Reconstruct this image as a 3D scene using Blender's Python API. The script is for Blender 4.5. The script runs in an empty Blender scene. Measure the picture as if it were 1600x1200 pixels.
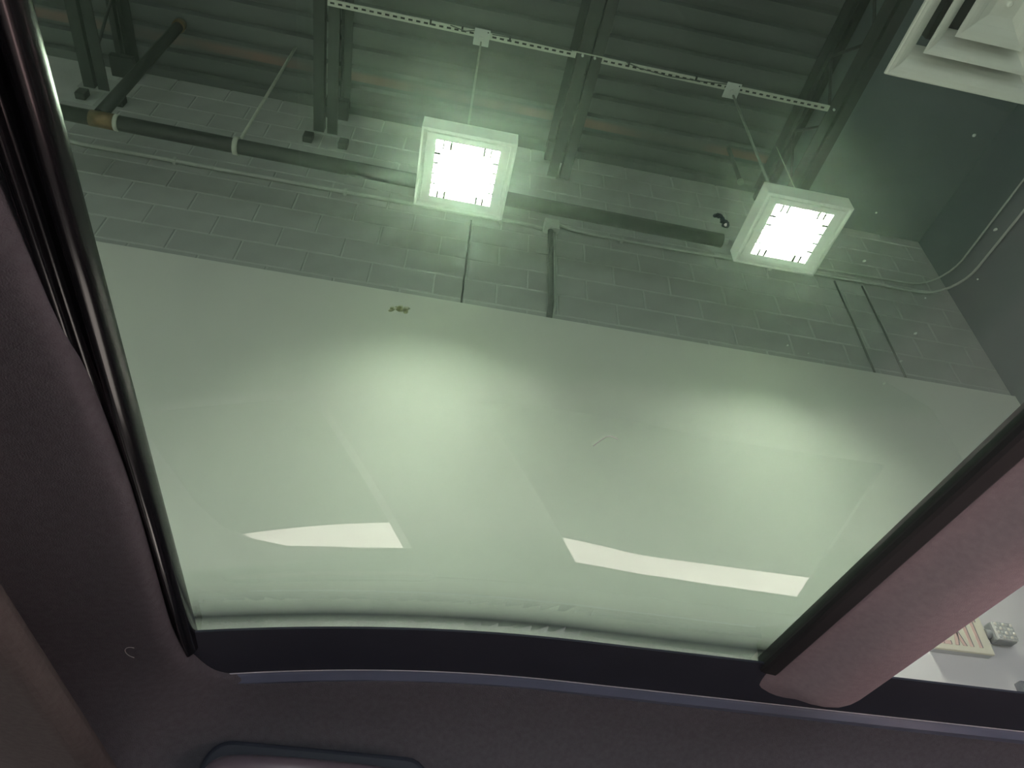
import bpy, bmesh, math, random
from mathutils import Vector, Matrix

# ---------------------------------------------------------------- camera, world, sun, exposure
random.seed(7)
SC = bpy.context.scene
COL = SC.collection
CH = 1.15                                   # camera height above the shop floor (m)
F_PX = 1141.86                              # focal length in pixels of the 1600 px wide frame
AX = ((0.98114627, 0.15410403, 0.11663598),     # world X, Y, Z axes in camera space (right, down, forward)
      (-0.1908485, 0.67737454, 0.71045097),
      (0.03047712, -0.71931612, 0.69401402))
cd = bpy.data.cameras.new('camera')
cam = bpy.data.objects.new('camera', cd)
COL.objects.link(cam)
cd.sensor_fit = 'HORIZONTAL'
cd.sensor_width = 36.0
cd.lens = F_PX / 1600 * 36.0
cd.clip_start = 0.01
cd.clip_end = 200
rows = [[a[0], -a[1], -a[2]] for a in AX]       # columns: camera right, up, back in world space
m = Matrix(rows).to_4x4()
m.translation = (0, 0, CH)
cam.matrix_world = m
SC.camera = cam

SC.view_settings.view_transform = 'Standard'
SC.view_settings.look = 'None'
SC.view_settings.exposure = 0.12
SC.view_settings.gamma = 1.0
SC.view_settings.use_curve_mapping = False

w = bpy.data.worlds.new('overcast_sky')
SC.world = w
w.use_nodes = True
w.node_tree.nodes['Background'].inputs[0].default_value = (0.86, 0.90, 1.0, 1)
w.node_tree.nodes['Background'].inputs[1].default_value = 4.2

sd = bpy.data.lights.new('low_sun', 'SUN')
sd.energy = 26.0
sd.color = (1.0, 0.90, 0.84)
sd.angle = math.radians(0.8)
sun = bpy.data.objects.new('low_sun', sd)
COL.objects.link(sun)
az, el = math.radians(27), math.radians(6)      # low sun coming in through the bay door added on the left
sun.rotation_euler = Vector((math.cos(az) * math.cos(el), math.sin(az) * math.cos(el), -math.sin(el))).to_track_quat('-Z', 'Y').to_euler()
LAMP = 245.0                                     # radiance of the lamp panels above the louvers
# daylight portals in the two added bay doors (they only steer the sampling of the sky)
for nm, loc, rot, sx, sy in (('left_bay_portal', (-6.99, -1.975, 1.1), (0, -math.pi / 2, 0), 2.2, 5.45), ('rear_bay_portal', (0.6, -6.99, 1.7), (math.pi / 2, 0, 0), 4.4, 3.4)):
    pd = bpy.data.lights.new(nm, 'AREA')
    pd.shape = 'RECTANGLE'; pd.size = sx; pd.size_y = sy
    pd.cycles.is_portal = True
    po = bpy.data.objects.new(nm, pd)
    COL.objects.link(po)
    po.location = loc; po.rotation_euler = rot
try:
    SC.cycles.volume_bounces = 1
    SC.cycles.max_bounces = 10
    SC.cycles.diffuse_bounces = 5
    SC.cycles.transparent_max_bounces = 16
except Exception:
    pass

# ---------------------------------------------------------------- helpers
def nodes(name):
    mt = bpy.data.materials.new(name)
    mt.use_nodes = True
    nt = mt.node_tree
    return mt, nt, nt.nodes['Principled BSDF'], nt.nodes['Material Output']

def mat(name, col, rough=0.6, var=0.12, scale=6.0, bump=0.0, bscale=60.0, metal=0.0, spec=0.5, stretch=None, coat=0.0):
    mt, nt, p, out = nodes(name)
    N, L = nt.nodes, nt.links
    tc = N.new('ShaderNodeTexCoord')
    mp = N.new('ShaderNodeMapping')
    L.new(tc.outputs['Object'], mp.inputs[0])
    if stretch:
        mp.inputs['Scale'].default_value = stretch
    nz = N.new('ShaderNodeTexNoise')
    nz.inputs['Scale'].default_value = scale
    nz.inputs['Detail'].default_value = 5
    L.new(mp.outputs[0], nz.inputs['Vector'])
    rp = N.new('ShaderNodeValToRGB')
    rp.color_ramp.elements[0].position = 0.3
    rp.color_ramp.elements[1].position = 0.7
    rp.color_ramp.elements[0].color = (*[c * (1 - var) for c in col], 1)
    rp.color_ramp.elements[1].color = (*[min(1, c * (1 + var)) for c in col], 1)
    L.new(nz.outputs['Fac'], rp.inputs[0])
    L.new(rp.outputs[0], p.inputs['Base Color'])
    p.inputs['Roughness'].default_value = rough
    p.inputs['Metallic'].default_value = metal
    p.inputs['Specular IOR Level'].default_value = spec
    p.inputs['Coat Weight'].default_value = coat
    if bump:
        n2 = N.new('ShaderNodeTexNoise')
        n2.inputs['Scale'].default_value = bscale
        n2.inputs['Detail'].default_value = 3
        L.new(mp.outputs[0], n2.inputs['Vector'])
        b = N.new('ShaderNodeBump')
        b.inputs['Strength'].default_value = bump
        b.inputs['Distance'].default_value = 0.002
        L.new(n2.outputs['Fac'], b.inputs['Height'])
        L.new(b.outputs[0], p.inputs['Normal'])
    return mt

def deck_mat():
    mt = mat('painted_deck_steel', (0.125, 0.135, 0.135), 0.55, 0.16, 1.6, stretch=(0.5, 3.0, 1))
    nt = mt.node_tree
    N, L = nt.nodes, nt.links
    p = N['Principled BSDF']
    base = p.inputs['Base Color'].links[0].from_socket
    g = N.new('ShaderNodeNewGeometry')
    sx = N.new('ShaderNodeSeparateXYZ')
    L.new(g.outputs['Position'], sx.inputs[0])
    # a faded red primer streak along one rib
    a = N.new('ShaderNodeMath'); a.operation = 'SUBTRACT'; a.inputs[1].default_value = 2.64
    L.new(sx.outputs['Y'], a.inputs[0])
    b = N.new('ShaderNodeMath'); b.operation = 'ABSOLUTE'; L.new(a.outputs[0], b.inputs[0])
    c = N.new('ShaderNodeMapRange')
    c.inputs[1].default_value = 0.02; c.inputs[2].default_value = 0.055; c.inputs[3].default_value = 1; c.inputs[4].default_value = 0
    L.new(b.outputs[0], c.inputs[0])
    nz = N.new('ShaderNodeTexNoise'); nz.inputs['Scale'].default_value = 1.5
    L.new(g.outputs['Position'], nz.inputs['Vector'])
    d = N.new('ShaderNodeMapRange')
    d.inputs[1].default_value = 0.42; d.inputs[2].default_value = 0.62; d.inputs[3].default_value = 0.1; d.inputs[4].default_value = 0.8
    L.new(nz.outputs['Fac'], d.inputs[0])
    e = N.new('ShaderNodeMath'); e.operation = 'MULTIPLY'
    L.new(c.outputs[0], e.inputs[0]); L.new(d.outputs[0], e.inputs[1])
    mx = N.new('ShaderNodeMixRGB')
    mx.inputs[2].default_value = (0.34, 0.17, 0.14, 1)
    L.new(e.outputs[0], mx.inputs[0]); L.new(base, mx.inputs[1]); L.new(mx.outputs[0], p.inputs['Base Color'])
    return mt

def glass_mat():
    mt, nt, p, out = nodes('tinted_roof_glass')
    N, L = nt.nodes, nt.links
    N.remove(p)
    tr = N.new('ShaderNodeBsdfTransparent'); tr.inputs[0].default_value = (0.80, 0.885, 0.80, 1)
    gl = N.new('ShaderNodeBsdfGlossy'); gl.inputs['Roughness'].default_value = 0.0
    gl.inputs[0].default_value = (1, 1, 1, 1)
    fr = N.new('ShaderNodeFresnel'); fr.inputs[0].default_value = 1.6
    geo = N.new('ShaderNodeNewGeometry')
    inv = N.new('ShaderNodeMath'); inv.operation = 'SUBTRACT'; inv.inputs[0].default_value = 1
    L.new(geo.outputs['Backfacing'], inv.inputs[1])
    mu = N.new('ShaderNodeMath'); mu.operation = 'MULTIPLY'
    L.new(fr.outputs[0], mu.inputs[0]); L.new(inv.outputs[0], mu.inputs[1])
    mx = N.new('ShaderNodeMixShader')
    L.new(mu.outputs[0], mx.inputs[0]); L.new(tr.outputs[0], mx.inputs[1]); L.new(gl.outputs[0], mx.inputs[2])
    L.new(mx.outputs[0], out.inputs['Surface'])
    vs = N.new('ShaderNodeVolumeScatter')
    vs.inputs['Color'].default_value = (0.86, 1.0, 0.88, 1)
    vs.inputs['Density'].default_value = 12.0
    vs.inputs['Anisotropy'].default_value = 0.92
    L.new(vs.outputs[0], out.inputs['Volume'])
    return mt

def emit_mat(name, col, s):
    mt, nt, p, out = nodes(name)
    p.inputs['Base Color'].default_value = (0.8, 0.8, 0.8, 1)
    p.inputs['Emission Color'].default_value = (*col, 1)
    p.inputs['Emission Strength'].default_value = s
    return mt

def translucent_mat(name, col, var=0.2, scale=80.0):
    mt = mat(name, col, 0.9, var, scale)
    nt = mt.node_tree
    N, L = nt.nodes, nt.links
    p = N['Principled BSDF']
    tl = N.new('ShaderNodeBsdfTranslucent')
    L.new(p.inputs['Base Color'].links[0].from_socket, tl.inputs['Color'])
    mx = N.new('ShaderNodeMixShader'); mx.inputs[0].default_value = 0.75
    L.new(p.outputs[0], mx.inputs[1]); L.new(tl.outputs[0], mx.inputs[2])
    L.new(mx.outputs[0], N['Material Output'].inputs['Surface'])
    return mt

class MB:
    """collects shapes in camera-relative metres (z = 0 at eye height) and links them as one mesh"""
    def __init__(s):
        s.v = []; s.f = []; s.sm = []
    def add(s, vs, fs, smooth=False):
        o = len(s.v)
        s.v += [tuple(v) for v in vs]
        s.f += [tuple(i + o for i in f) for f in fs]
        s.sm += [smooth] * len(fs)
        return s
    def box(s, a, b):
        (x0, y0, z0), (x1, y1, z1) = a, b
        vs = [(x0, y0, z0), (x1, y0, z0), (x1, y1, z0), (x0, y1, z0), (x0, y0, z1), (x1, y0, z1), (x1, y1, z1), (x0, y1, z1)]
        return s.add(vs, [(0, 3, 2, 1), (4, 5, 6, 7), (0, 1, 5, 4), (1, 2, 6, 5), (2, 3, 7, 6), (3, 0, 4, 7)])
    def prism(s, pts, axis, a, b):
        """polygon pts extruded along axis from a to b; axis 'x': pts (y,z), 'y': pts (x,z), 'z': pts (x,y)"""
        n = len(pts)
        def P(p, t):
            return {'x': (t, p[0], p[1]), 'y': (p[0], t, p[1]), 'z': (p[0], p[1], t)}[axis]
        vs = [P(p, a) for p in pts] + [P(p, b) for p in pts]
        fs = [(i, (i + 1) % n, (i + 1) % n + n, i + n) for i in range(n)] + [tuple(range(n))[::-1], tuple(range(n, 2 * n))]
        return s.add(vs, fs)
    def tube(s, path, r, n=10, cap=True, ry=None):
        path = [Vector(p) for p in path]
        R = r if isinstance(r, (list, tuple)) else [r] * len(path)
        vs = []
        up = None
        for i, p in enumerate(path):
            t = (path[min(i + 1, len(path) - 1)] - path[max(i - 1, 0)]).normalized()
            if up is None:
                up = t.orthogonal().normalized()
            up = (up - t * up.dot(t)).normalized()
            sd = t.cross(up)
            for k in range(n):
                a = 2 * math.pi * k / n
                vs.append(p + up * math.cos(a) * R[i] + sd * math.sin(a) * R[i])
        fs = []
        for i in range(len(path) - 1):
            for k in range(n):
                fs.append((i * n + k, i * n + (k + 1) % n, (i + 1) * n + (k + 1) % n, (i + 1) * n + k))
        s.add(vs, fs, True)
        if cap:
            o = len(s.v) - len(vs)
            s.f += [tuple(o + k for k in range(n))[::-1], tuple(o + len(vs) - n + k for k in range(n))]
            s.sm += [False, False]
        return s
    def grid(s, rows_, smooth=True, flip=False):
        nr, nc = len(rows_), len(rows_[0])
        vs = [p for r in rows_ for p in r]
        fs = []
        for i in range(nr - 1):
            for j in range(nc - 1):
                q = (i * nc + j, i * nc + j + 1, (i + 1) * nc + j + 1, (i + 1) * nc + j)
                fs.append(q[::-1] if flip else q)
        return s.add(vs, fs, smooth)
    def build(s, name, material, parent=None, bevel=0.0, origin=None, seg=2):
        xs, ys, zs = zip(*s.v)
        if origin is None:
            origin = ((min(xs) + max(xs)) / 2, (min(ys) + max(ys)) / 2, min(zs))
        o = Vector(origin)
        me = bpy.data.meshes.new(name)
        me.from_pydata([Vector(v) - o for v in s.v], [], s.f)
        me.polygons.foreach_set('use_smooth', s.sm)
        bm = bmesh.new(); bm.from_mesh(me)
        bmesh.ops.recalc_face_normals(bm, faces=bm.faces)
        bm.to_mesh(me); bm.free()
        me.materials.append(material)
        ob = bpy.data.objects.new(name, me)
        COL.objects.link(ob)
        place(ob, o, parent)
        if bevel:
            b = ob.modifiers.new('bevel', 'BEVEL')
            b.width = bevel; b.segments = seg; b.limit_method = 'ANGLE'; b.angle_limit = math.radians(40)
        return ob

WPOS = {}
def place(ob, o, parent):
    o = Vector(o)
    WPOS[ob] = o
    if parent is None:
        ob.location = o + Vector((0, 0, CH))
    else:
        ob.parent = parent
        ob.location = o - WPOS[parent]

def thing(name, loc, label, cat, group=None):
    e = bpy.data.objects.new(name, None)
    e.empty_display_size = 0.1
    COL.objects.link(e)
    place(e, loc, None)
    return tag(e, label, cat, group)

def tag(o, label, cat, group=None, kind=None):
    o['label'] = label
    o['category'] = cat
    if group: o['group'] = group
    if kind: o['kind'] = kind
    return o

def structure(o, label, cat):
    o['kind'] = 'structure'
    return tag(o, label, cat)

def bare(name, me, parent, o):
    ob = bpy.data.objects.new(name, me)
    COL.objects.link(ob)
    place(ob, o, parent)
    return ob

# ---------------------------------------------------------------- materials
M = {
    'drywall': mat('painted_drywall', (0.80, 0.79, 0.74), 0.75, 0.03, 2.0, 0.1, 90),
    'base': mat('white_wall_paint', (0.80, 0.78, 0.75), 0.6, 0.02, 2.0),
    'block': mat('grey_block_paint', (0.43, 0.435, 0.425), 0.8, 0.08, 5.0, 0.5, 70),
    'mortar': mat('painted_mortar', (0.54, 0.545, 0.53), 0.85, 0.08, 8.0, 0.3, 90),
    'crack': mat('joint_filler_black', (0.02, 0.022, 0.02), 0.8, 0.1),
    'deck': deck_mat(),
    'joist': mat('dark_painted_steel', (0.024, 0.028, 0.027), 0.55, 0.2, 9.0),
    'soffit': mat('slate_painted_soffit', (0.15, 0.178, 0.19), 0.7, 0.12, 1.3),
    'sidewall': mat('slate_wall_paint', (0.15, 0.185, 0.20), 0.75, 0.08, 1.5),
    'shell': mat('light_wall_paint', (0.55, 0.55, 0.53), 0.8, 0.04, 2.0),
    'floor': mat('sealed_grey_concrete', (0.30, 0.30, 0.295), 0.6, 0.15, 1.2, 0.1, 40),
    'added_mat': mat('added_black_mat', (0.022, 0.022, 0.023), 0.8, 0.15, 6.0),
    'strut': mat('cream_strut_paint', (0.62, 0.63, 0.55), 0.5, 0.06, 12.0),
    'plate': mat('galvanised_plate', (0.66, 0.68, 0.66), 0.4, 0.05, 20.0, metal=0.1),
    'rod': mat('dull_rod_steel', (0.22, 0.24, 0.22), 0.4, 0.1, 40.0, metal=0.4),
    'palerod': mat('pale_rod_paint', (0.50, 0.52, 0.44), 0.5, 0.1, 30.0),
    'pipe': mat('black_iron_pipe', (0.015, 0.017, 0.016), 0.5, 0.2, 20.0),
    'copper': mat('orange_brass_fitting', (0.20, 0.13, 0.06), 0.4, 0.2, 30.0, metal=0.5),
    'conduit': mat('painted_conduit', (0.52, 0.54, 0.50), 0.5, 0.08, 15.0),
    'dkconduit': mat('dark_conduit', (0.09, 0.10, 0.095), 0.5, 0.1, 15.0),
    'fixture': mat('white_fixture_enamel', (0.74, 0.75, 0.73), 0.35, 0.02, 8.0),
    'blade': mat('louver_blade_enamel', (0.70, 0.76, 0.62), 0.35, 0.05, 8.0),
    'dash': mat('black_louver_dash', (0.004, 0.004, 0.004), 0.9, 0.1, spec=0.0),
    'lamp': emit_mat('lamp_panel_glow', (0.96, 1.0, 0.90), LAMP),
    'diffuser': mat('white_diffuser_enamel', (0.88, 0.865, 0.83), 0.4, 0.02, 6.0),
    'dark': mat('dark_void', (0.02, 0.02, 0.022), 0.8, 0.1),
    'sign': mat('ivory_sign_plastic', (0.80, 0.775, 0.60), 0.5, 0.03, 8.0),
    'signside': mat('grey_sign_housing', (0.55, 0.56, 0.54), 0.5, 0.03, 8.0),
    'letter': mat('faded_red_stencil', (0.76, 0.56, 0.47), 0.5, 0.06, 30.0),
    'lampgrey': mat('grey_lamp_plastic', (0.30, 0.32, 0.30), 0.45, 0.08, 20.0),
    'lens': mat('frosted_lens', (0.62, 0.64, 0.58), 0.2, 0.1, 60.0),
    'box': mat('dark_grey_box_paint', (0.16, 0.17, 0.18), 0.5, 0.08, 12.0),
    'headliner': mat('charcoal_headliner_fabric', (0.125, 0.120, 0.134), 0.95, 0.10, 160.0, 0.5, 900, spec=0.15),
    'beamcloth': mat('mauve_grey_fabric', (0.42, 0.345, 0.37), 0.95, 0.06, 160.0, 0.4, 900, spec=0.15),
    'gloss': mat('gloss_black_rail', (0.006, 0.006, 0.007), 0.14, 0.1, 20.0, spec=0.45),
    'channel': mat('matt_navy_black', (0.032, 0.037, 0.055), 0.55, 0.06, 20.0),
    'strip': mat('slate_blue_strip', (0.15, 0.175, 0.25), 0.35, 0.05, 20.0),
    'lip': mat('seal_lip_highlight', (0.75, 0.76, 0.80), 0.3, 0.05, 20.0),
    'handle': mat('dark_plum_plastic', (0.16, 0.125, 0.15), 0.32, 0.06, 60.0),
    'trim': mat('dark_door_trim', (0.05, 0.048, 0.05), 0.7, 0.08, 20.0),
    'visor': mat('taupe_visor_cloth', (0.115, 0.10, 0.098), 0.95, 0.10, 160.0, 0.4, 900, spec=0.15),
    'seat': mat('charcoal_seat_leather', (0.035, 0.033, 0.034), 0.5, 0.08, 20.0),
    'bounce_seat': mat('rose_tan_bounce_leather', (0.66, 0.50, 0.51), 0.5, 0.06, 20.0),
    'glass': glass_mat(),
    'dust': translucent_mat('pale_dust', (0.85, 0.88, 0.85)),
    'splat': translucent_mat('dried_splatter', (0.93, 0.94, 0.76), 0.08, 160.0),
    'smear': mat('blue_black_grime', (0.04, 0.06, 0.085), 0.7, 0.3, 80.0),
    'hair': translucent_mat('pale_lint', (0.80, 0.78, 0.76), 0.05, 60.0),
    'label': mat('white_sticker', (0.8, 0.78, 0.66), 0.5, 0.05, 30.0),
}

# ---------------------------------------------------------------- the room
WY = 2.95          # face of the far wall
WX = 3.95          # face of the wall on the right
DZ = 5.60          # underside of the steel deck
FZ = -CH           # floor
XL, YF = -7.0, -7.0

o = MB().box((XL - .2, YF - .2, FZ - .2), (WX + .2, WY + .3, FZ)).build('floor', M['floor'])
structure(o, 'grey sealed concrete shop floor under the car', 'floor')
FLOOR = o

MB().box((-3.0, .98, FZ), (WX - .01, WY - .018, FZ + .008)).build('added_dark_mat', M['added_mat'], FLOOR)  # unseen black mat added to keep the floor dark in the roof glass

# far wall: concrete block above, drywall below
wb = MB().box((XL, WY + .006, FZ), (WX + .2, WY + .25, DZ + .3)).build('wall_back', M['mortar'])
structure(wb, 'grey painted concrete block wall rising above the pale drywall', 'wall')
DT = 3.493         # top of drywall
MB().box((XL, WY - .016, FZ + 1.25), (WX, WY + .006, DT)).build('drywall_panel', M['drywall'], wb)
MB().box((XL, WY - .016, FZ), (WX, WY + .006, FZ + 1.25)).build('lower_panel', M['base'], wb)
CHT, CL = 0.2065, 0.4027
JT = 0.010
bme = {}
def block(x0, x1, z0):
    key = round(x1 - x0, 3)
    if key not in bme:
        L_ = x1 - x0
        mb = MB().box((0, -.006, 0), (L_ - JT, 0.02, CHT - JT))
        b = mb.build('block', M['block'], wb, bevel=0.0, origin=(0, 0, 0))
        bm = bmesh.new(); bm.from_mesh(b.data)
        ed = [e for e in bm.edges if all(v.co.y < 0 for v in e.verts)]
        bmesh.ops.bevel(bm, geom=ed, offset=.004, segments=1, affect='EDGES')
        bm.to_mesh(b.data); bm.free()
        bme[key] = b.data
        place(b, (x0 + JT / 2, WY + .006, z0 + JT / 2), wb)
        return
    bare('block', bme[key], wb, (x0 + JT / 2, WY + .006, z0 + JT / 2))
CRACK = 0.143
k = -1
z = 3.552 - CHT
row = 0
while z < DZ - .02:
    x = (0.761 if row % 2 == 1 else 0.962) - CL * 9
    while x < WX:
        x1 = min(x + CL, WX)
        if x < CRACK - .03 < x1 - .06 and row < 5:
            block(x, round(CRACK, 3), z); block(round(CRACK, 3), x1, z)
        else:
            block(x, x1, z)
        x += CL
    z += CHT
    row += 1
# open control joint (a ragged dark vertical gap)
pts = []
for i in range(12):
    zz = DT - .02 + i * (4.44 - DT) / 11
    pts.append((CRACK + random.uniform(-.003, .003), WY - .001, zz))
MB().tube(pts, .0055, 6).build('control_joint', M['crack'], wb)

o = MB().box((WX, YF, FZ), (WX + .2, WY + .25, DZ + .3)).build('wall_right', M['sidewall'])
structure(o, 'slate painted side wall beyond the right end of the far wall', 'wall')
mb = MB()
mb.box((XL, YF - .2, FZ), (-1.6, YF, DZ + .3)); mb.box((2.8, YF - .2, FZ), (WX + .2, YF, DZ + .3)); mb.box((-1.6, YF - .2, FZ + 3.4), (2.8, YF, DZ + .3))
o = mb.build('wall_front', M['shell'])  # unseen bay opening added so daylight reaches the cabin
structure(o, 'light painted wall behind the camera with a bay door added for daylight', 'wall')
# left wall, unseen, with a bay door added to let the low sun in
OY0, OY1, OZ = -4.7, 0.75, FZ + 2.2
mb = MB()
mb.box((XL - .2, YF - .2, FZ), (XL, OY0, DZ + .3)); mb.box((XL - .2, OY1, FZ), (XL, WY + .3, DZ + .3)); mb.box((XL - .2, OY0, OZ), (XL, OY1, DZ + .3))
structure(mb.build('wall_left', M['shell']), 'light painted unseen wall with a bay door added for the low sun', 'wall')
g = MB().box((XL - 12, -9, FZ - .25), (XL - .2, 5, FZ - .05)).box((-12, YF - 14, FZ - .25), (9, YF - .2, FZ - .05)).build('ground_outside', M['floor'])
structure(g, 'concrete apron outside the added bay doors', 'ground')

# corrugated steel deck, ribs running along the wall
PT = 0.1553
prof = []
y = 2.2376 - PT * 60
while y < WY + .1:
    prof += [(y - .030, DZ), (y - .018, DZ + .045), (y + .018, DZ + .045), (y + .030, DZ)]
    y += PT
mb = MB()
mb.add([(XL - .2, a, b) for a, b in prof] + [(WX + .2, a, b) for a, b in prof],
       [(i, i + 1, i + 1 + len(prof), i + len(prof)) for i in range(len(prof) - 1)])
mb.box((XL - .2, YF - .2, DZ + .06), (WX + .2, WY + .3, DZ + .2))
structure(mb.build('ceiling', M['deck']), 'dark painted corrugated steel roof deck with faded red streak', 'ceiling')
SX = 2.66
o = MB().box((SX, YF, 5.30), (WX, WY, DZ + .05)).build('trim_1', M['soffit'], bevel=.01)
structure(o, 'smooth slate coloured soffit between last joist and side wall', 'soffit')

# ---------------------------------------------------------------- roof joists
JB = 5.035
def joist(x, label, pocket=False):
    t = thing('bar_joist', (x, -2.0, JB), label, 'joist', 'steel roof joists under the deck')
    y0, y1 = -6.9, WY - .05
    for zc, nm, wd in ((JB, 'bottom_chord', .075), (DZ - .075, 'top_chord', .07)):
        for s in (-1, 1):
            h = .07
            zz = zc
            if nm == 'bottom_chord':
                L_ = [(s * .012, zz), (s * (.012 + wd), zz), (s * (.012 + wd), zz + .009), (s * .021, zz + .009), (s * .021, zz + h), (s * .012, zz + h)]
            else:
                L_ = [(s * .012, zz), (s * .021, zz), (s * .021, zz + h - .009), (s * (.012 + wd), zz + h - .009), (s * (.012 + wd), zz + h), (s * .012, zz + h)]
            MB().prism([(x + a, b) for a, b in L_], 'y', y0, y1 if nm == 'top_chord' else y1 - .06).build(nm, M['joist'], t)
    # web rods
    n = 0
    y = WY - .30
    while y > 0.2:
        a, b = (JB + .05, DZ - .03)
        MB().tube([(x, y, a if n % 2 == 0 else b), (x, y - .30, b if n % 2 == 0 else a)], .011, 8).build('web_rod', M['joist'], t)
        y -= .30
        n += 1
    MB().box((x - .085, WY - .16, DZ - .13), (x + .085, WY, DZ - .075)).build('bearing_seat', M['joist'], t)
    if pocket:
        for dx in (-.135, .125):
            MB().box((x + dx - .035, WY - .05, JB), (x + dx + .035, WY, JB + .09)).build('wall_clip', M['joist'], t, bevel=.006)
    return t
joist(-1.008, 'dark steel roof joist meeting the wall left of the left ceiling light', True)
joist(0.755, 'dark steel roof joist crossing between the two ceiling lights')
joist(2.575, 'dark steel roof joist beside the smooth slate soffit')
joist(-2.62, 'dark steel roof joist at the far left beside the black riser pipe', True)

# ---------------------------------------------------------------- slotted strut between the joists
SZ, SY = 5.020, 1.913
def strut(x0, x1, holes_from, nh, label):
    t = thing('slotted_strut', ((x0 + x1) / 2, SY, SZ), label, 'strut', 'perforated struts carrying the lights')
    w_, th, hp, hl, hw = .041, .0025, .0508, .028, .0135
    ya, yb = SY - w_ / 2, SY + w_ / 2
    mb = MB()
    mb.box((x0, ya, SZ), (x1, SY - hw / 2, SZ + th)); mb.box((x0, SY + hw / 2, SZ), (x1, yb, SZ + th))
    cs = [holes_from + i * hp for i in range(nh)]
    x = x0
    for c in cs:
        mb.box((x, SY - hw / 2, SZ), (c - hl / 2, SY + hw / 2, SZ + th)); x = c + hl / 2
    mb.box((x, SY - hw / 2, SZ), (x1, SY + hw / 2, SZ + th))
    mb.build('slotted_face', M['strut'], t)
    mb = MB()
    mb.box((x0, ya, SZ + th), (x1, ya + th, SZ + .013)); mb.box((x0, yb - th, SZ + th), (x1, yb, SZ + .013))
    mb.build('side_flange', M['strut'], t)
    MB().box((x0 + .002, ya + .004, SZ + .006), (x1 - .002, yb - .004, SZ + .012)).build('inner_shade_sheet', M['dark'], t)  # dark sheet put in for the shade inside the strut
    return t
sa = strut(-1.0, 0.655, -.97, 32, 'cream perforated strut above the left ceiling light')
sb = strut(0.835, 2.485, .862, 32, 'cream perforated strut above the right ceiling light')
lk = MB().box((.64, SY - .026, SZ - .004), (.85, SY - .018, SZ + .0)).build('link_strap', M['strut'], sb)
for bx in (.70, .785):
    MB().tube([(bx, SY - .005, SZ + .012), (bx, SY - .005, SZ - .004)], .009, 8).build('bolt', M['plate'], sb)
MB().tube([(2.525, SY, SZ + .012), (2.525, SY, SZ - .002)], .008, 8).build('bolt', M['plate'], sb)
# loose wires tied along the struts
def wire(pts, parent):
    MB().tube(pts, .0035, 6).build('tied_wire', M['dkconduit'], parent)
wire([(-.2, SY - .02, SZ - .004), (-.1, SY - .006, SZ - .010), (0, SY - .03, SZ - .004)], sa)
wire([(.08, SY - .02, SZ - .004), (.25, SY - .026, SZ - .008), (.45, SY - .024, SZ - .006), (.62, SY - .022, SZ - .004)], sa)
wire([(1.0, SY - .024, SZ - .004), (1.1, SY - .006, SZ - .010), (1.3, SY + .005, SZ - .014), (1.5, SY - .004, SZ - .010), (1.72, SY - .02, SZ - .004)], sb)
for x, p in ((-.33, sa), (-.02 - .1, sa), (.2, sa), (1.02, sb), (1.5, sb)):
    MB().box((x - .006, SY - .025, SZ - .008), (x + .006, SY + .002, SZ + .01)).build('cable_tie', M['dark'], p)

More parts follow.
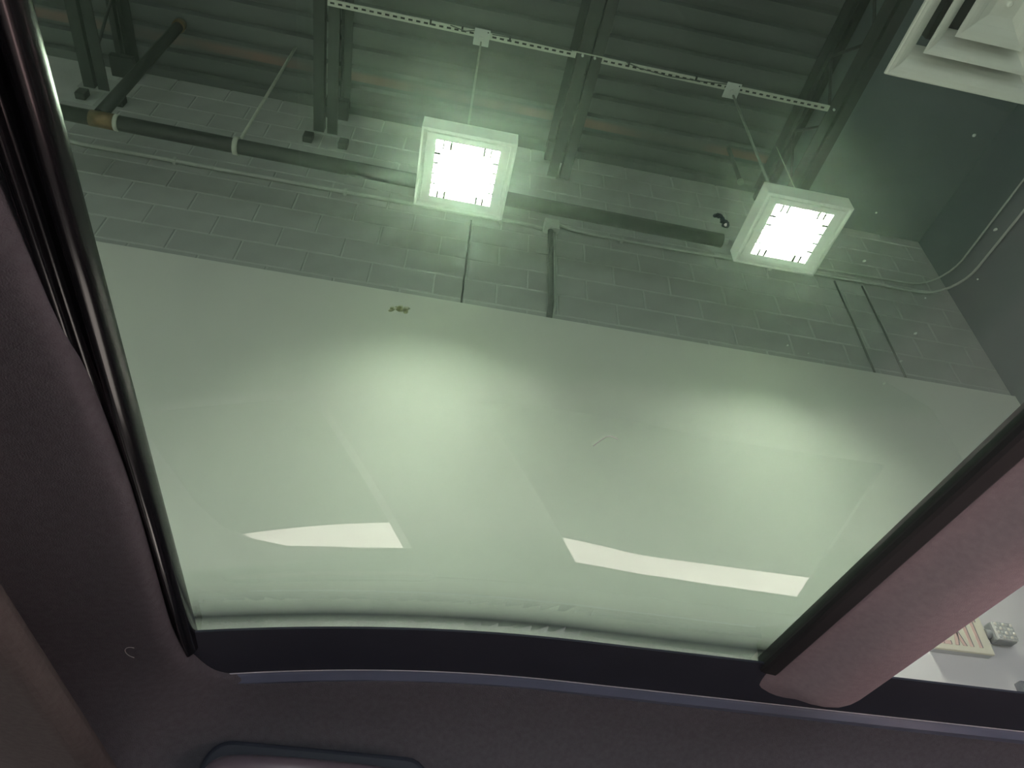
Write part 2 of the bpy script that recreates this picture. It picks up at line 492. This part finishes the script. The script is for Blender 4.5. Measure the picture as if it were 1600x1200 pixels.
# ---------------------------------------------------------------- ceiling lights
HF = 3.70
def ceiling_light(cx, cy, label, rods, plate=None):
    t = thing('ceiling_light', (cx, cy, HF), label, 'ceiling light', 'square louvered ceiling lights')
    hx, hy, st, hl = .262, .246, .030, .177     # outer half sizes, step width, lens half size
    def ring(d0, z0, d1, z1):
        vs = []
        for d, z in ((d0, z0), (d1, z1)):
            a, b = (hx - d, hy - d) if d < .05 else (hl, hl)
            vs += [(cx - a, cy - b, z), (cx + a, cy - b, z), (cx + a, cy + b, z), (cx - a, cy + b, z)]
        return vs, [(i, (i + 1) % 4, (i + 1) % 4 + 4, i + 4) for i in range(4)]
    mb = MB()                               # outer housing with a chamfered shoulder
    mb.add(*ring(0, HF, 0, HF + .115)); mb.add(*ring(0, HF + .115, .015, HF + .135)); mb.add(*ring(.015, HF + .135, .022, HF + .15))
    mb.box((cx - hx + .022, cy - hy + .022, HF + .145), (cx + hx - .022, cy + hy - .022, HF + .15))
    mb.build('housing', M['fixture'], t)
    mb = MB()                               # rim, recessed step and flat face around the louver
    mb.add(*ring(0, HF, .012, HF - .002)); mb.add(*ring(.012, HF - .002, .014, HF + .018)); mb.add(*ring(.014, HF + .018, .030, HF + .022)); mb.add(*ring(.030, HF + .022, .034, HF + .012)); mb.add(*ring(.034, HF + .012, 1, HF + .014))
    mb.add(*ring(1, HF + .014, 1, HF + .144))
    tf = mb.build('trim_frame', M['fixture'], t)
    for u in (.12, .23, .765, .865):         # dark dashes for the louver lines, cut short where glare would wash them out
        for v in ((.0, .13), (.87, 1.0)):
            MB().box((cx - hl + 2 * hl * u - .005, cy - hl + 2 * hl * v[0], HF + .010), (cx - hl + 2 * hl * u + .005, cy - hl + 2 * hl * v[1], HF + .014)).build('louver_dash', M['dash'], tf)
    for u in (.22, .39, .58, .76):
        for v in ((.0, .09), (.91, 1.0)):
            MB().box((cx - hl + 2 * hl * v[0], cy - hl + 2 * hl * u - .004, HF + .010), (cx - hl + 2 * hl * v[1], cy - hl + 2 * hl * u + .004, HF + .014)).build('louver_dash', M['dash'], tf)
    # louver blades, four cells each way, drawn down between the lamps and the opening
    dpt0, dpt1 = HF + .018, HF + .098
    for i in range(1, 4):
        u = -hl + 2 * hl * i / 4
        MB().box((cx + u - .0025, cy - hl, dpt0), (cx + u + .0025, cy + hl, dpt1)).build('louver_blade', M['blade'], t)
        MB().box((cx - hl, cy + u - .0025, dpt0 + .0015), (cx + hl, cy + u + .0025, dpt1 - .0015)).build('louver_blade', M['blade'], t)
    MB().box((cx - hl, cy - hl, HF + .118), (cx + hl, cy + hl, HF + .124)).build('lamp_panel', M['lamp'], t)
    for (x, y, zt, rr, mt_) in rods:
        MB().tube([(x, y, HF + .10), (x, y, zt)], rr, 8).build('hanger_rod', M[mt_], t)
    if plate:
        px, py = plate
        hp = MB().box((px - .052, py - .055, SZ - .014), (px + .052, py + .055, SZ - .008)).build('hanger_plate', M['plate'], t, bevel=.006)
        MB().tube([(px, py, SZ - .014), (px, py, SZ - .03)], .012, 6).build('hanger_nut', M['plate'], hp)
        MB().tube([(px + .038, py - .04, SZ - .0145), (px + .038, py - .04, SZ - .013)], .005, 8).build('plate_hole', M['dark'], hp)
    return t
ceiling_light(0.033, 2.185, 'square white louvered ceiling light, the left of the two glowing ones', [(.014, 1.955, SZ - .01, .006, 'rod')], (.014, 1.925))
ceiling_light(2.005, 2.175, 'square white louvered ceiling light, the right of the two glowing ones', [(1.79, 1.955, SZ - .01, .008, 'rod'), (2.0, 2.0, 4.45, .003, 'palerod')], (1.768, 1.925))
ceiling_light(-2.90, 2.178, 'square louvered ceiling light hidden past the left roof rail', [(-2.90, 1.97, DZ - .02, .006, 'rod')])
ceiling_light(0.033, -4.6, 'square louvered ceiling light added behind the camera for general light over the shop', [(.033, -4.8, DZ - .02, .006, 'rod')])  # this unseen light and the next are added for general room light
ceiling_light(2.005, -4.6, 'square louvered ceiling light added behind the camera for general light near the side wall', [(2.005, -4.8, DZ - .02, .006, 'rod')])

# ---------------------------------------------------------------- pipes and conduits
PY = 2.50
ps = thing('black_pipe', (-1.0, PY, 4.02), 'black iron pipe running level along the block wall with one short riser', 'pipe')
MB().tube([(-3.6, PY, 4.11), (1.76, PY, 4.035)], .046, 16).build('pipe_run', M['pipe'], ps)
MB().tube([(1.76, PY, 4.035), (1.80, PY, 4.035)], .020, 12).build('end_plug', M['plate'], ps)
MB().tube([(-2.20, PY, 4.09), (-2.06, PY, 4.088)], .049, 16).build('tee_fitting', M['copper'], ps)
MB().tube([(-2.06, PY, 4.088), (-2.035, PY, 4.088)], .050, 16).build('brass_collar', M['palerod'], ps)
MB().tube([(-1.365, PY, 4.08), (-1.335, PY, 4.08)], .056, 16).build('pipe_clamp', M['palerod'], ps)
MB().tube([(-1.35, PY, 4.13), (-1.345, PY, DZ - .02)], .0105, 8).build('clamp_rod', M['palerod'], ps)
MB().tube([(-2.17, PY, 4.14), (-2.18, PY, DZ - .08)], .038, 12).build('riser', M['pipe'], ps)
MB().tube([(-2.18, PY, DZ - .08), (-2.18, PY, DZ - .02)], .046, 12).build('riser_fitting', M['copper'], ps)

def arc(c, r, a0, a1, n=8):
    return [(c[0] + r * math.cos(a0 + (a1 - a0) * i / n), c[1] + r * math.sin(a0 + (a1 - a0) * i / n)) for i in range(n + 1)]
YC = WY - .02
cl = thing('wall_conduit', (-1.0, YC, 4.45), 'thin painted conduit along the block wall, left of the junction box', 'conduit')
MB().tube([(-3.4, YC, 4.92), (-2.85, YC, 4.62), (-2.60, YC, 4.465), (-2.5, YC, 4.452), (-.5, YC, 4.457), (.45, YC, 4.47), (.58, YC, 4.46), (.655, YC, 4.445)], .014, 10).build('tube', M['conduit'], cl)
for x in (-1.9, -.75, .35):
    MB().box((x - .012, YC - .018, 4.436), (x + .012, WY, 4.478)).build('strap', M['conduit'], cl, bevel=.003)
jb = thing('junction_box', (.71, WY - .06, 4.42), 'small painted junction box where the wall conduits meet', 'junction box')
MB().box((.662, WY - .065, 4.425), (.772, WY, 4.53)).build('box', M['conduit'], jb, bevel=.006)
MB().box((.668, WY - .069, 4.431), (.766, WY - .064, 4.524)).build('cover', M['conduit'], jb, bevel=.002)
cr = thing('wall_conduit', (1.5, YC, 4.49), 'thin painted conduit along the block wall, right of the junction box', 'conduit')
MB().tube([(.765, YC - .01, 4.53), (.85, YC, 4.505), (1.0, YC, 4.49), (1.4, YC, 4.492), (3.2, YC, 4.52)] + [(a, b, 4.525) for a, b in arc((3.62, YC - .30), .30, math.pi / 2, 0)] + [(3.92, 1.0, 4.53)], .009, 10).build('tube', M['conduit'], cr)
for x in (1.25, 2.4):
    MB().box((x - .012, YC - .017, 4.472), (x + .012, WY, 4.512)).build('strap', M['conduit'], cr, bevel=.003)
cu = thing('wall_conduit', (3.4, YC, 4.6), 'upper thin conduit bending round the corner onto the side wall', 'conduit')
MB().tube([(2.35, YC, 4.60), (3.2, YC, 4.61)] + [(a, b, 4.63 + .08 * i / 8) for i, (a, b) in enumerate(arc((3.62, YC - .30), .30, math.pi / 2, 0))] + [(3.92, 1.0, 4.745)], .007, 10).build('tube', M['conduit'], cu)
cdn = thing('drop_conduit', (.70, WY - .03, DT), 'dark vertical conduit dropping from the junction box to the drywall', 'conduit')
MB().tube([(.712, WY - .03, 4.43), (.708, WY - .03, 3.62), (.700, WY - .02, DT)], .020, 12).build('tube', M['dkconduit'], cdn)
MB().tube([(.742, WY - .016, 4.43), (.740, WY - .016, 3.62), (.716, WY - .014, 3.50)], .010, 8).build('cable', M['conduit'], cdn)
for x, lab in ((2.925, 'thin dark vertical cable on the block wall, left of the corner pair'), (3.15, 'thin dark vertical cable on the block wall, right of the corner pair')):
    c = MB().tube([(x, WY - .008, 4.48), (x + .004, WY - .008, 4.0), (x, WY - .006, DT)], .0065, 8).build('wall_cable', M['dkconduit'])
    tag(c, lab, 'cable', 'vertical cables near the corner')

dr = thing('drop_rod', (2.136, 2.6, 5.05), 'short dark rod hanging from the deck left of the right light', 'rod')
MB().tube([(2.136, 2.6, 5.06), (2.136, 2.6, DZ - .02)], .017, 10).build('rod', M['pipe'], dr)
MB().tube([(2.136, 2.6, 5.05), (2.136, 2.6, 5.075)], .024, 10).build('end_nut', M['rod'], dr)

# ---------------------------------------------------------------- air diffuser, upper right
DH = 3.05
dx_, dy_ = 1.992, .645
ad = thing('air_diffuser', (dx_, dy_, DH), 'square white stepped air diffuser at the upper right', 'air vent')
def sq(h, z):
    return [(dx_ - h, dy_ - h, z), (dx_ + h, dy_ - h, z), (dx_ + h, dy_ + h, z), (dx_ - h, dy_ + h, z)]
def cone(name, prof_, mt='diffuser'):
    """square flared ring: prof_ is a list of (half size, z), given as a closed section"""
    mb = MB()
    n = len(prof_)
    vs = [p for h, z in prof_ for p in sq(h, z)]
    fs = []
    for i in range(n):
        j = (i + 1) % n
        for q in range(4):
            fs.append((i * 4 + q, i * 4 + (q + 1) % 4, j * 4 + (q + 1) % 4, j * 4 + q))
    mb.add(vs, fs)
    return mb.build(name, M[mt], ad)
def curve_ring(h_out, z_out, h_in, z_in, n=7):
    a = []
    for i in range(n + 1):
        u = i / n
        a.append((h_out + (h_in - h_out) * u, z_out + (z_in - z_out) * u ** 2.0))
    return a
cone('outer_frame', [(.334, DH + .012), (.334, DH), (.327, DH - .002), (.322, DH)] + curve_ring(.322, DH, .228, DH + .09) + [(.228, DH + .094), (.328, DH + .012)])
cone('middle_cone', curve_ring(.228, DH + .004, .142, DH + .085) + [(.142, DH + .089), (.226, DH + .012)])
cone('inner_cone', curve_ring(.145, DH + .004, .07, DH + .03, 4) + [(.07, DH + .034), (.143, DH + .012)])
mb = MB(); h = .062
mb.add(sq(.136, DH + .006) + sq(.05, DH + .032), [(i, (i + 1) % 4, (i + 1) % 4 + 4, i + 4) for i in range(4)] + [(4, 5, 6, 7)])
mb.build('centre_plate', M['diffuser'], ad)
MB().tube([(dx_, dy_, DH + .034), (dx_, dy_, DH + .022), (dx_, dy_, DH + .018)], [.012, .012, .006], 14).build('centre_screw', M['diffuser'], ad)
mb = MB(); mb.box((dx_ - .20, dy_ - .20, DH + .095), (dx_ + .20, dy_ + .20, DH + .26)); mb.build('plenum_box', M['dark'], ad)
MB().tube([(dx_, dy_, DH + .26), (dx_, dy_, DZ - .0)], .10, 18).build('supply_duct', M['soffit'], ad)

# ---------------------------------------------------------------- EXIT sign with emergency lamp
EX0, EX1, EZ0, EZ1, EY = 2.532, 2.842, 1.545, 1.740, 2.885
es = thing('exit_sign', ((EX0 + EX1) / 2, WY - .02, EZ0), 'ivory exit sign with unlit red letters on the white wall', 'exit sign')
MB().box((EX0 + .001, EY + .009, EZ0 + .001), (EX1 - .001, WY - .016, EZ1 - .001)).build('housing', M['signside'], es, bevel=.003)
MB().box((EX0, EY, EZ0), (EX1, EY + .014, EZ1)).build('face_plate', M['sign'], es, bevel=.003)
lz, lh, st = EZ0 + .028, .150, .019
def letter(polys):
    mb = MB()
    for p in polys:
        mb.prism(p, 'y', EY - .0015, EY + .004)
    lo = mb.build('letter', M['letter'], es)
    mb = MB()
    for p in polys:      # dark strip painted as the shaded recess down the right of every stroke
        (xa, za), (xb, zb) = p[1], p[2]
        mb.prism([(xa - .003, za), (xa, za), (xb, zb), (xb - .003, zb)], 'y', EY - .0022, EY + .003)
    mb.build('stencil_shade', M['box'], lo)
def R_(x0, z0, x1, z1):
    return [(x0, z0), (x1, z0), (x1, z1), (x0, z1)]
letter([R_(2.572, lz, 2.591, lz + lh), R_(2.591, lz, 2.630, lz + st), R_(2.591, lz + .066, 2.622, lz + .066 + st), R_(2.591, lz + lh - st, 2.630, lz + lh)])
letter([[(2.647, lz), (2.667, lz), (2.708, lz + lh), (2.688, lz + lh)], [(2.688, lz), (2.708, lz), (2.667, lz + lh), (2.647, lz + lh)]])
letter([R_(2.724, lz, 2.743, lz + lh)])
letter([R_(2.772, lz, 2.791, lz + lh - st), R_(2.756, lz + lh - st, 2.808, lz + lh)])
el_ = thing('emergency_lamp', (2.9154, WY - .07, 1.60), 'small emergency lamp head with a grid of clear lenses beside the sign', 'emergency lamp')
MB().tube([(2.8477, 2.9004, 1.655), (2.8855, 2.8905, 1.655)], [.026, .018], 12).build('swivel_knuckle', M['lampgrey'], el_)
MB().box((2.8706, 2.8656, 1.612), (2.9830, 2.9154, 1.708)).build('lamp_housing', M['lampgrey'], el_, bevel=.008)
MB().box((2.8746, 2.8537, 1.616), (2.9790, 2.8676, 1.704)).build('reflector_tray', M['lens'], el_, bevel=.003)
tray = bpy.context.scene.objects['reflector_tray']
for i in range(5):
    for j in range(4):
        x, z_ = 2.8855 + i * .0208, 1.628 + j * .0213
        MB().tube([(x, 2.8547, z_), (x, 2.8497, z_), (x, 2.8467, z_)], [.0085, .007, .003], 8).build('led_lens', M['label'] if (i + j) % 2 else M['lens'], tray)
wbx = thing('wall_box', (2.98, WY - .02, 1.36), 'dark grey box on the white wall at the right edge', 'box')
MB().box((2.918, WY - .060, 1.36), (3.04, WY - .016, 1.437)).build('case', M['box'], wbx, bevel=.006)
MB().box((2.926, WY - .064, 1.368), (3.032, WY - .058, 1.429)).build('cover', M['box'], wbx, bevel=.002)

# ---------------------------------------------------------------- the car around the camera
HG = .36
def zg(x):
    return HG * (1 - .081 * max(0.0, .6 - x / HG) ** 2)
car = thing('car', (.35, .15, FZ), 'dark car cabin with a glass roof, seen from inside', 'car')
def xs_(a, b, n):
    return [a + (b - a) * i / n for i in range(n + 1)]
# tinted glass panel
gx, gy = xs_(-.212, .445, 36), xs_(-.60, .80, 8)
top = [[(x, y, zg(x) + .005) for y in gy] for x in gx]
bot = [[(x, y, zg(x)) for y in gy] for x in gx]
mb = MB(); mb.grid(bot, True); mb.grid(top, True, True)
def stitch(a, b):
    mb.grid([a, b], False)
stitch([r[0] for r in bot], [r[0] for r in top]); stitch([r[-1] for r in bot], [r[-1] for r in top]); stitch(bot[0], top[0]); stitch(bot[-1], top[-1])
go = mb.build('roof_glass', M['glass'], car)
bm = bmesh.new(); bm.from_mesh(go.data); bmesh.ops.remove_doubles(bm, verts=bm.verts, dist=1e-5); bmesh.ops.recalc_face_normals(bm, faces=bm.faces); bm.to_mesh(go.data); bm.free()
go['label'] = 'green tinted roof glass with dusty haze'

# dark channel along the side of the opening and its two strips
cx_ = xs_(-.26, 1.25, 60)
sec = [(.7515, -.003), (.7515, -.0006), (.80, -.0006), (.81, .004), (.89, .004), (.89, -.012), (.858, -.006)]
def sweep_x(name, sec_, mt, xs, smooth=False, close=True):
    mb = MB()
    rws = [[(x, y, zg(x) + dz) for y, dz in (sec_ + [sec_[0]] if close else sec_)] for x in xs]
    mb.grid(rws, smooth)
    for e in (0, -1):
        mb.add([(xs[e], y, zg(xs[e]) + dz) for y, dz in sec_], [tuple(range(len(sec_)))])
    return mb.build(name, M[mt], car)
sweep_x('side_channel', sec, 'channel', cx_)
sweep_x('guide_strip', [(.8545, -.005), (.857, -.008), (.8635, -.0135), (.875, -.0135), (.875, -.004), (.860, -.003)], 'strip', xs_(-.19, 1.25, 50))
MB().tube([(x, .853, zg(x) - .0055) for x in xs_(-.185, 1.25, 50)], .0011, 6).build('seal_lip', M['lip'], car)  # pale colour carries the highlight along the lip edge

# gloss black rail at the left end of the glass
rp_ = [(-.1885, .326), (-.1885, .320), (-.1893, .3165), (-.1900, .3145), (-.1915, .3120), (-.1935, .3095), (-.1950, .3082), (-.1968, .3082), (-.1985, .3094),
       (-.2003, .3108), (-.2030, .3114), (-.2048, .3104), (-.2058, .3082), (-.2066, .3056), (-.2078, .3036), (-.2094, .3030), (-.2110, .3036), (-.2125, .306), (-.2135, .312), (-.2135, .330)]
mb = MB()
ys = xs_(-.6, .785, 40)
mb.grid([[(x, y, z) for x, z in rp_] for y in ys], True)
mb.add([(x, .785, z) for x, z in rp_], [tuple(range(len(rp_)))])
mb.build('end_rail', M['gloss'], car)
# cross beam on the right with its black seal
bp = [(.436, .372), (.436, .362), (.438, .3575), (.446, .3545), (.459, .3515), (.470, .347), (.480, .340), (.490, .3335), (.502, .329), (.515, .3275), (.529, .3285), (.542, .3325), (.553, .338), (.562, .3445), (.568, .3505), (.570, .358), (.570, .372)]
mb = MB()
ys = xs_(-.6, .76, 16) + xs_(.775, .850, 14)
def rise(y, z):
    k = min(1, max(0, (y - .775) / .070)); k = k * k * (3 - 2 * k)
    return z + (.357 - z) * k if z < .357 else z
mb.grid([[(x, y, rise(y, z)) for x, z in bp] for y in ys], True)
mb.build('cross_beam', M['beamcloth'], car)
MB().prism([(.428, .3580), (.429, .3535), (.433, .3520), (.446, .3505), (.450, .3530), (.450, .370), (.4285, .370)], 'y', -.6, .765).build('edge_seal', M['dark'], car)

# headliner: lofted away from the edge of the opening
edge = [(-.222, -.50, .300, 180), (-.222, .10, .300, 180), (-.220, .201, .300, 180), (-.216, .243, .300, 180), (-.208, .334, .300, 180), (-.2005, .47, .300, 180), (-.202, .56, .300, 180), (-.2035, .64, .300, 180),
        (-.2045, .70, .300, 176), (-.204, .735, .3005, 168), (-.202, .758, .301, 155), (-.199, .780, .303, 140), (-.194, .805, .307, 125), (-.186, .832, .313, 110), (-.172, .852, .320, 98), (-.14, .862, .3255, 92),
        (-.09, .865, .331, 90), (-.024, .866, .337, 90), (.06, .866, .344, 90), (.157, .866, .3505, 90), (.28, .866, .353, 90), (.399, .866, .3535, 90), (.57, .866, .354, 90), (.843, .866, .357, 90), (1.25, .866, .357, 90)]
side = [(0, .012), (0, 0), (.004, -.004), (.015, -.010), (.032, -.019), (.050, -.030), (.066, -.043), (.080, -.058), (.092, -.076), (.100, -.098), (.106, -.125), (.110, -.155)]
left = [(0, .012), (0, 0), (.004, -.0035), (.015, -.006), (.035, -.008), (.06, -.011), (.09, -.016), (.13, -.024), (.18, -.034), (.24, -.046), (.32, -.06), (.45, -.085)]
rws = []
for (x, y, z, a) in edge:
    r_ = math.radians(a)
    k = min(1, max(0, (a - 90) / 90))
    k = k * k * (3 - 2 * k)
    rws.append([(x + math.cos(r_) * (s[0] * (1 - k) + l[0] * k), y + math.sin(r_) * (s[0] * (1 - k) + l[0] * k), z + s[1] * (1 - k) + l[1] * k) for s, l in zip(side, left)])
mb = MB(); mb.grid(rws, True)
ho_ = mb.build('headliner', M['headliner'], car)
sm = ho_.modifiers.new('thickness', 'SOLIDIFY'); sm.thickness = .004; sm.offset = 0
ss = ho_.modifiers.new('smooth', 'SUBSURF'); ss.levels = 2; ss.render_levels = 2
# roof skin above the headliner
sk = MB()
sk.grid([[(x, .872, zg(max(x, -.2)) + .012), (x, .95, zg(max(x, -.2)) - .02), (x, 1.03, .20)] for x in xs_(-.214, 1.3, 20)], True)
sk.add([(-.75, -.75, .25), (-.214, -.75, .337), (-.214, 1.02, .337), (-.75, 1.02, .25)], [(0, 1, 2, 3)])
sk.add([(.58, -.75, .372), (.44, -.75, .372), (.44, .87, .372), (.58, .87, .372)], [(0, 1, 2, 3)])
so = sk.build('roof_skin', M['trim'], car)
sm = so.modifiers.new('thickness', 'SOLIDIFY'); sm.thickness = .006; sm.offset = 0

# padded visor at the lower left
vp = []
for a in range(0, 181, 20):
    r_ = math.radians(a - 90)
    vp.append((-.266 + .014 * math.cos(r_), .221 + .014 * math.sin(r_)))
vp += [(-.32, .240), (-.60, .275), (-.60, .240), (-.32, .209)]
MB().prism(vp, 'y', -.35, .93).build('sun_visor', M['visor'], car, bevel=.004)

# grab handle on the side
gh_x0, gh_x1 = -.178, .076
def rr(x0, x1, z0, z1, r, n=6):
    p = []
    for cx0, cz0, a0 in ((x1 - r, z0 + r, -90), (x1 - r, z1 - r, 0), (x0 + r, z1 - r, 90), (x0 + r, z0 + r, 180)):
        for i in range(n + 1):
            a = math.radians(a0 + 90 * i / n)
            p.append((cx0 + r * math.cos(a), cz0 + r * math.sin(a)))
    return p
gh = MB().prism(rr(gh_x0, gh_x1, .17, .274, .03), 'y', .915, .985).build('grab_handle_shade_pad', M['channel'], car, bevel=.006, seg=3)  # dark pad standing in for the shaded recess behind the handle
path = []
for i in range(9):
    a = math.pi / 2 * i / 8
    path.append((gh_x0 + .016 + .030 * (1 - math.cos(math.pi / 2 - a) if False else 1 - math.cos(a)), .93 - .028 * math.sin(a), .236))
path = [(gh_x0 + .014, .935, .235), (gh_x0 + .016, .918, .238), (gh_x0 + .024, .906, .241), (gh_x0 + .045, .900, .243), (-.05, .898, .2445), (gh_x1 - .045, .900, .243), (gh_x1 - .024, .906, .241), (gh_x1 - .016, .918, .238), (gh_x1 - .014, .935, .235)]
hb = MB().tube(path, .0125, 14).build('grab_handle', M['handle'], car)
ss = hb.modifiers.new('smooth', 'SUBSURF'); ss.levels = 2; ss.render_levels = 2

# door side with its two window openings (they mirror in the roof glass)
def side_panel(name, polys, y0, y1, mt='trim'):
    for n_, p in zip(name, polys):
        MB().prism(p, 'y', y0, y1).build(n_, M[mt], car)
head = [(-.75, .235), (1.9, .235), (1.9, .156), (.625, .154), (.45, .151), (.275, .147), (.057, .142), (-.02, .136), (-.096, .125), (-.135, .107), (-.169, .082), (-.20, .035), (-.24, -.06), (-.27, -.15), (-.75, -.15)]
pilb = [(.0575, .1421), (.2745, .147), (.177, -.15), (-.042, -.15)]
pilc = [(.6255, .154), (1.9, .156), (1.9, -.15), (.877, -.15)]
belt = [(-.75, -.15), (1.9, -.15), (1.9, -1.0), (-.75, -1.0)]
side_panel(['window_header', 'door_pillar', 'rear_pillar', 'door_card'], [head, pilb, pilc, belt], .95, .985)
head2 = [(-.75, .26), (1.9, .26), (1.9, .20), (-.75, .20)]
side_panel(['roof_rail_trim'], [head2], -.76, -.72)
MB().box((-.75, -.74, -1.02), (1.9, .985, -.98)).build('floor_pan', M['trim'], car)
MB().box((-.78, -.74, -1.02), (-.74, .985, -.10)).build('dashboard', M['trim'], car)
def seat(x, y):
    mb = MB().box((x, y, -.72), (x + .5, y + .48, -.52)); mb.build('seat_cushion', M['seat'], car, bevel=.05, seg=3)
    mb = MB().prism([(x + .44, -.62), (x + .60, -.62), (x + 1.10, -.30), (x + 1.04, -.06), (x + 1.0, -.06), (x + .98, -.22)], 'y', y, y + .48); mb.build('seat_back', M['seat'], car, bevel=.04, seg=3)
seat(-.05, .38)
MB().box((.94, .30, -.06), (1.06, .84, .21)).build('bounce_headrest', M['bounce_seat'], car, bevel=.04, seg=3)  # unseen pale headrest added to bounce sun onto the cross beam
MB().prism([(1.45, -.55), (1.70, -.55), (1.80, .15), (1.60, .15)], 'y', -.62, .93).build('bounce_seat_back', M['bounce_seat'], car, bevel=.04, seg=3)  # unseen pale seat back added to bounce sun towards beam and rail

# ---------------------------------------------------------------- lint, dust and splashes on the glass and headliner
def on_glass(x, y, dz=-.0006):
    return (x, y, zg(x) + dz)
h_ = MB().tube([on_glass(.134 + .016 * t, .4195 - .016 * math.sin(min(t, .6) * 2.2) + .004 * t * t, -.001) for t in xs_(0, 1, 10)], .00035, 6).build('lint_thread', M['hair'])
tag(h_, 'tiny curved white thread stuck on the glass roof', 'thread')
def head_pt(x, y):
    return (x, y, .295)
hp_ = []
for i in range(11):
    a = math.radians(100 + 190 * i / 10)
    hp_.append((-.2335 + .0075 * math.cos(a), .738 + .012 * math.sin(a), .2885))
c = MB().tube(hp_, .0003, 6).build('lint_hair', M['hair'])
tag(c, 'fine pale curled hair on the dark headliner', 'hair')
def blob(name, cx, cy, lumps, mt, label, cat, th=.0009, seed=1, top=True):
    rnd = random.Random(seed)
    mb = MB()
    for (ox, oy, r) in lumps:
        n = 9
        x, y = cx + ox, cy + oy
        vs = [on_glass(x, y, .005 + th if top else -th)]
        for k in range(n):
            a = 2 * math.pi * k / n
            q = r * rnd.uniform(.65, 1.2)
            vs.append(on_glass(x + q * math.cos(a), y + q * math.sin(a), .0052 if top else -.0001))
        mb.add(vs, [(0, 1 + k, 1 + (k + 1) % n) for k in range(n)] + [tuple(range(1, n + 1))], True)
    o = mb.build(name, M[mt])
    return tag(o, label, cat)
rnd = random.Random(4)
lum = [(.0002 + .0016 * math.cos(i * 1.3) * rnd.uniform(.3, 1) + (i - 6) * .0009, rnd.uniform(-.0018, .0018) + .0012 * abs(i - 6) / 3, rnd.uniform(.0009, .0021)) for i in range(13)]
blob('dried_splatter', -.0235, .3085, lum, 'splat', 'pale crusty splatter on the roof glass at the drywall edge', 'splatter')
blob('grime_mark', .1535, .2125, [(-.0052, -.0022, .0014), (-.0036, -.0027, .0018), (-.0018, -.0022, .0019), (0, -.0008, .0020), (.0016, .0008, .0021), (.0030, .0022, .0022), (.0040, .0032, .0020)], 'smear', 'small blue-black curved mark on the glass left of the right light', 'grime mark')
blob('water_spot', .1545, .2118, [(0, 0, .0011)], 'dust', 'white spot at the end of the blue-black mark', 'spot', th=.0008, top=False)
mb = MB()
for (x, y, r) in [(.261, .137, .0010), (.309, .186, .0012), (.311, .268, .0012), (.316, .293, .0010), (.317, .315, .0010), (.235, .296, .0008), (.248, .222, .0010), (.237, .190, .0006), (.145, .324, .0004), (.212, .446, .0006), (.252, .300, .0005), (.30, .24, .0005), (.322, .22, .0006)]:
    vs = [on_glass(x, y, .0062)] + [on_glass(x + r * math.cos(a) * random.uniform(.8, 1.2), y + r * math.sin(a), .0052) for a in [2 * math.pi * k / 8 for k in range(8)]]
    mb.add(vs, [(0, 1 + k, 1 + (k + 1) % 8) for k in range(8)] + [tuple(range(1, 9))], True)
o = mb.build('dust_specks', M['dust'])
tag(o, 'scattered pale dust specks on the right half of the roof glass', 'dust', kind='stuff')
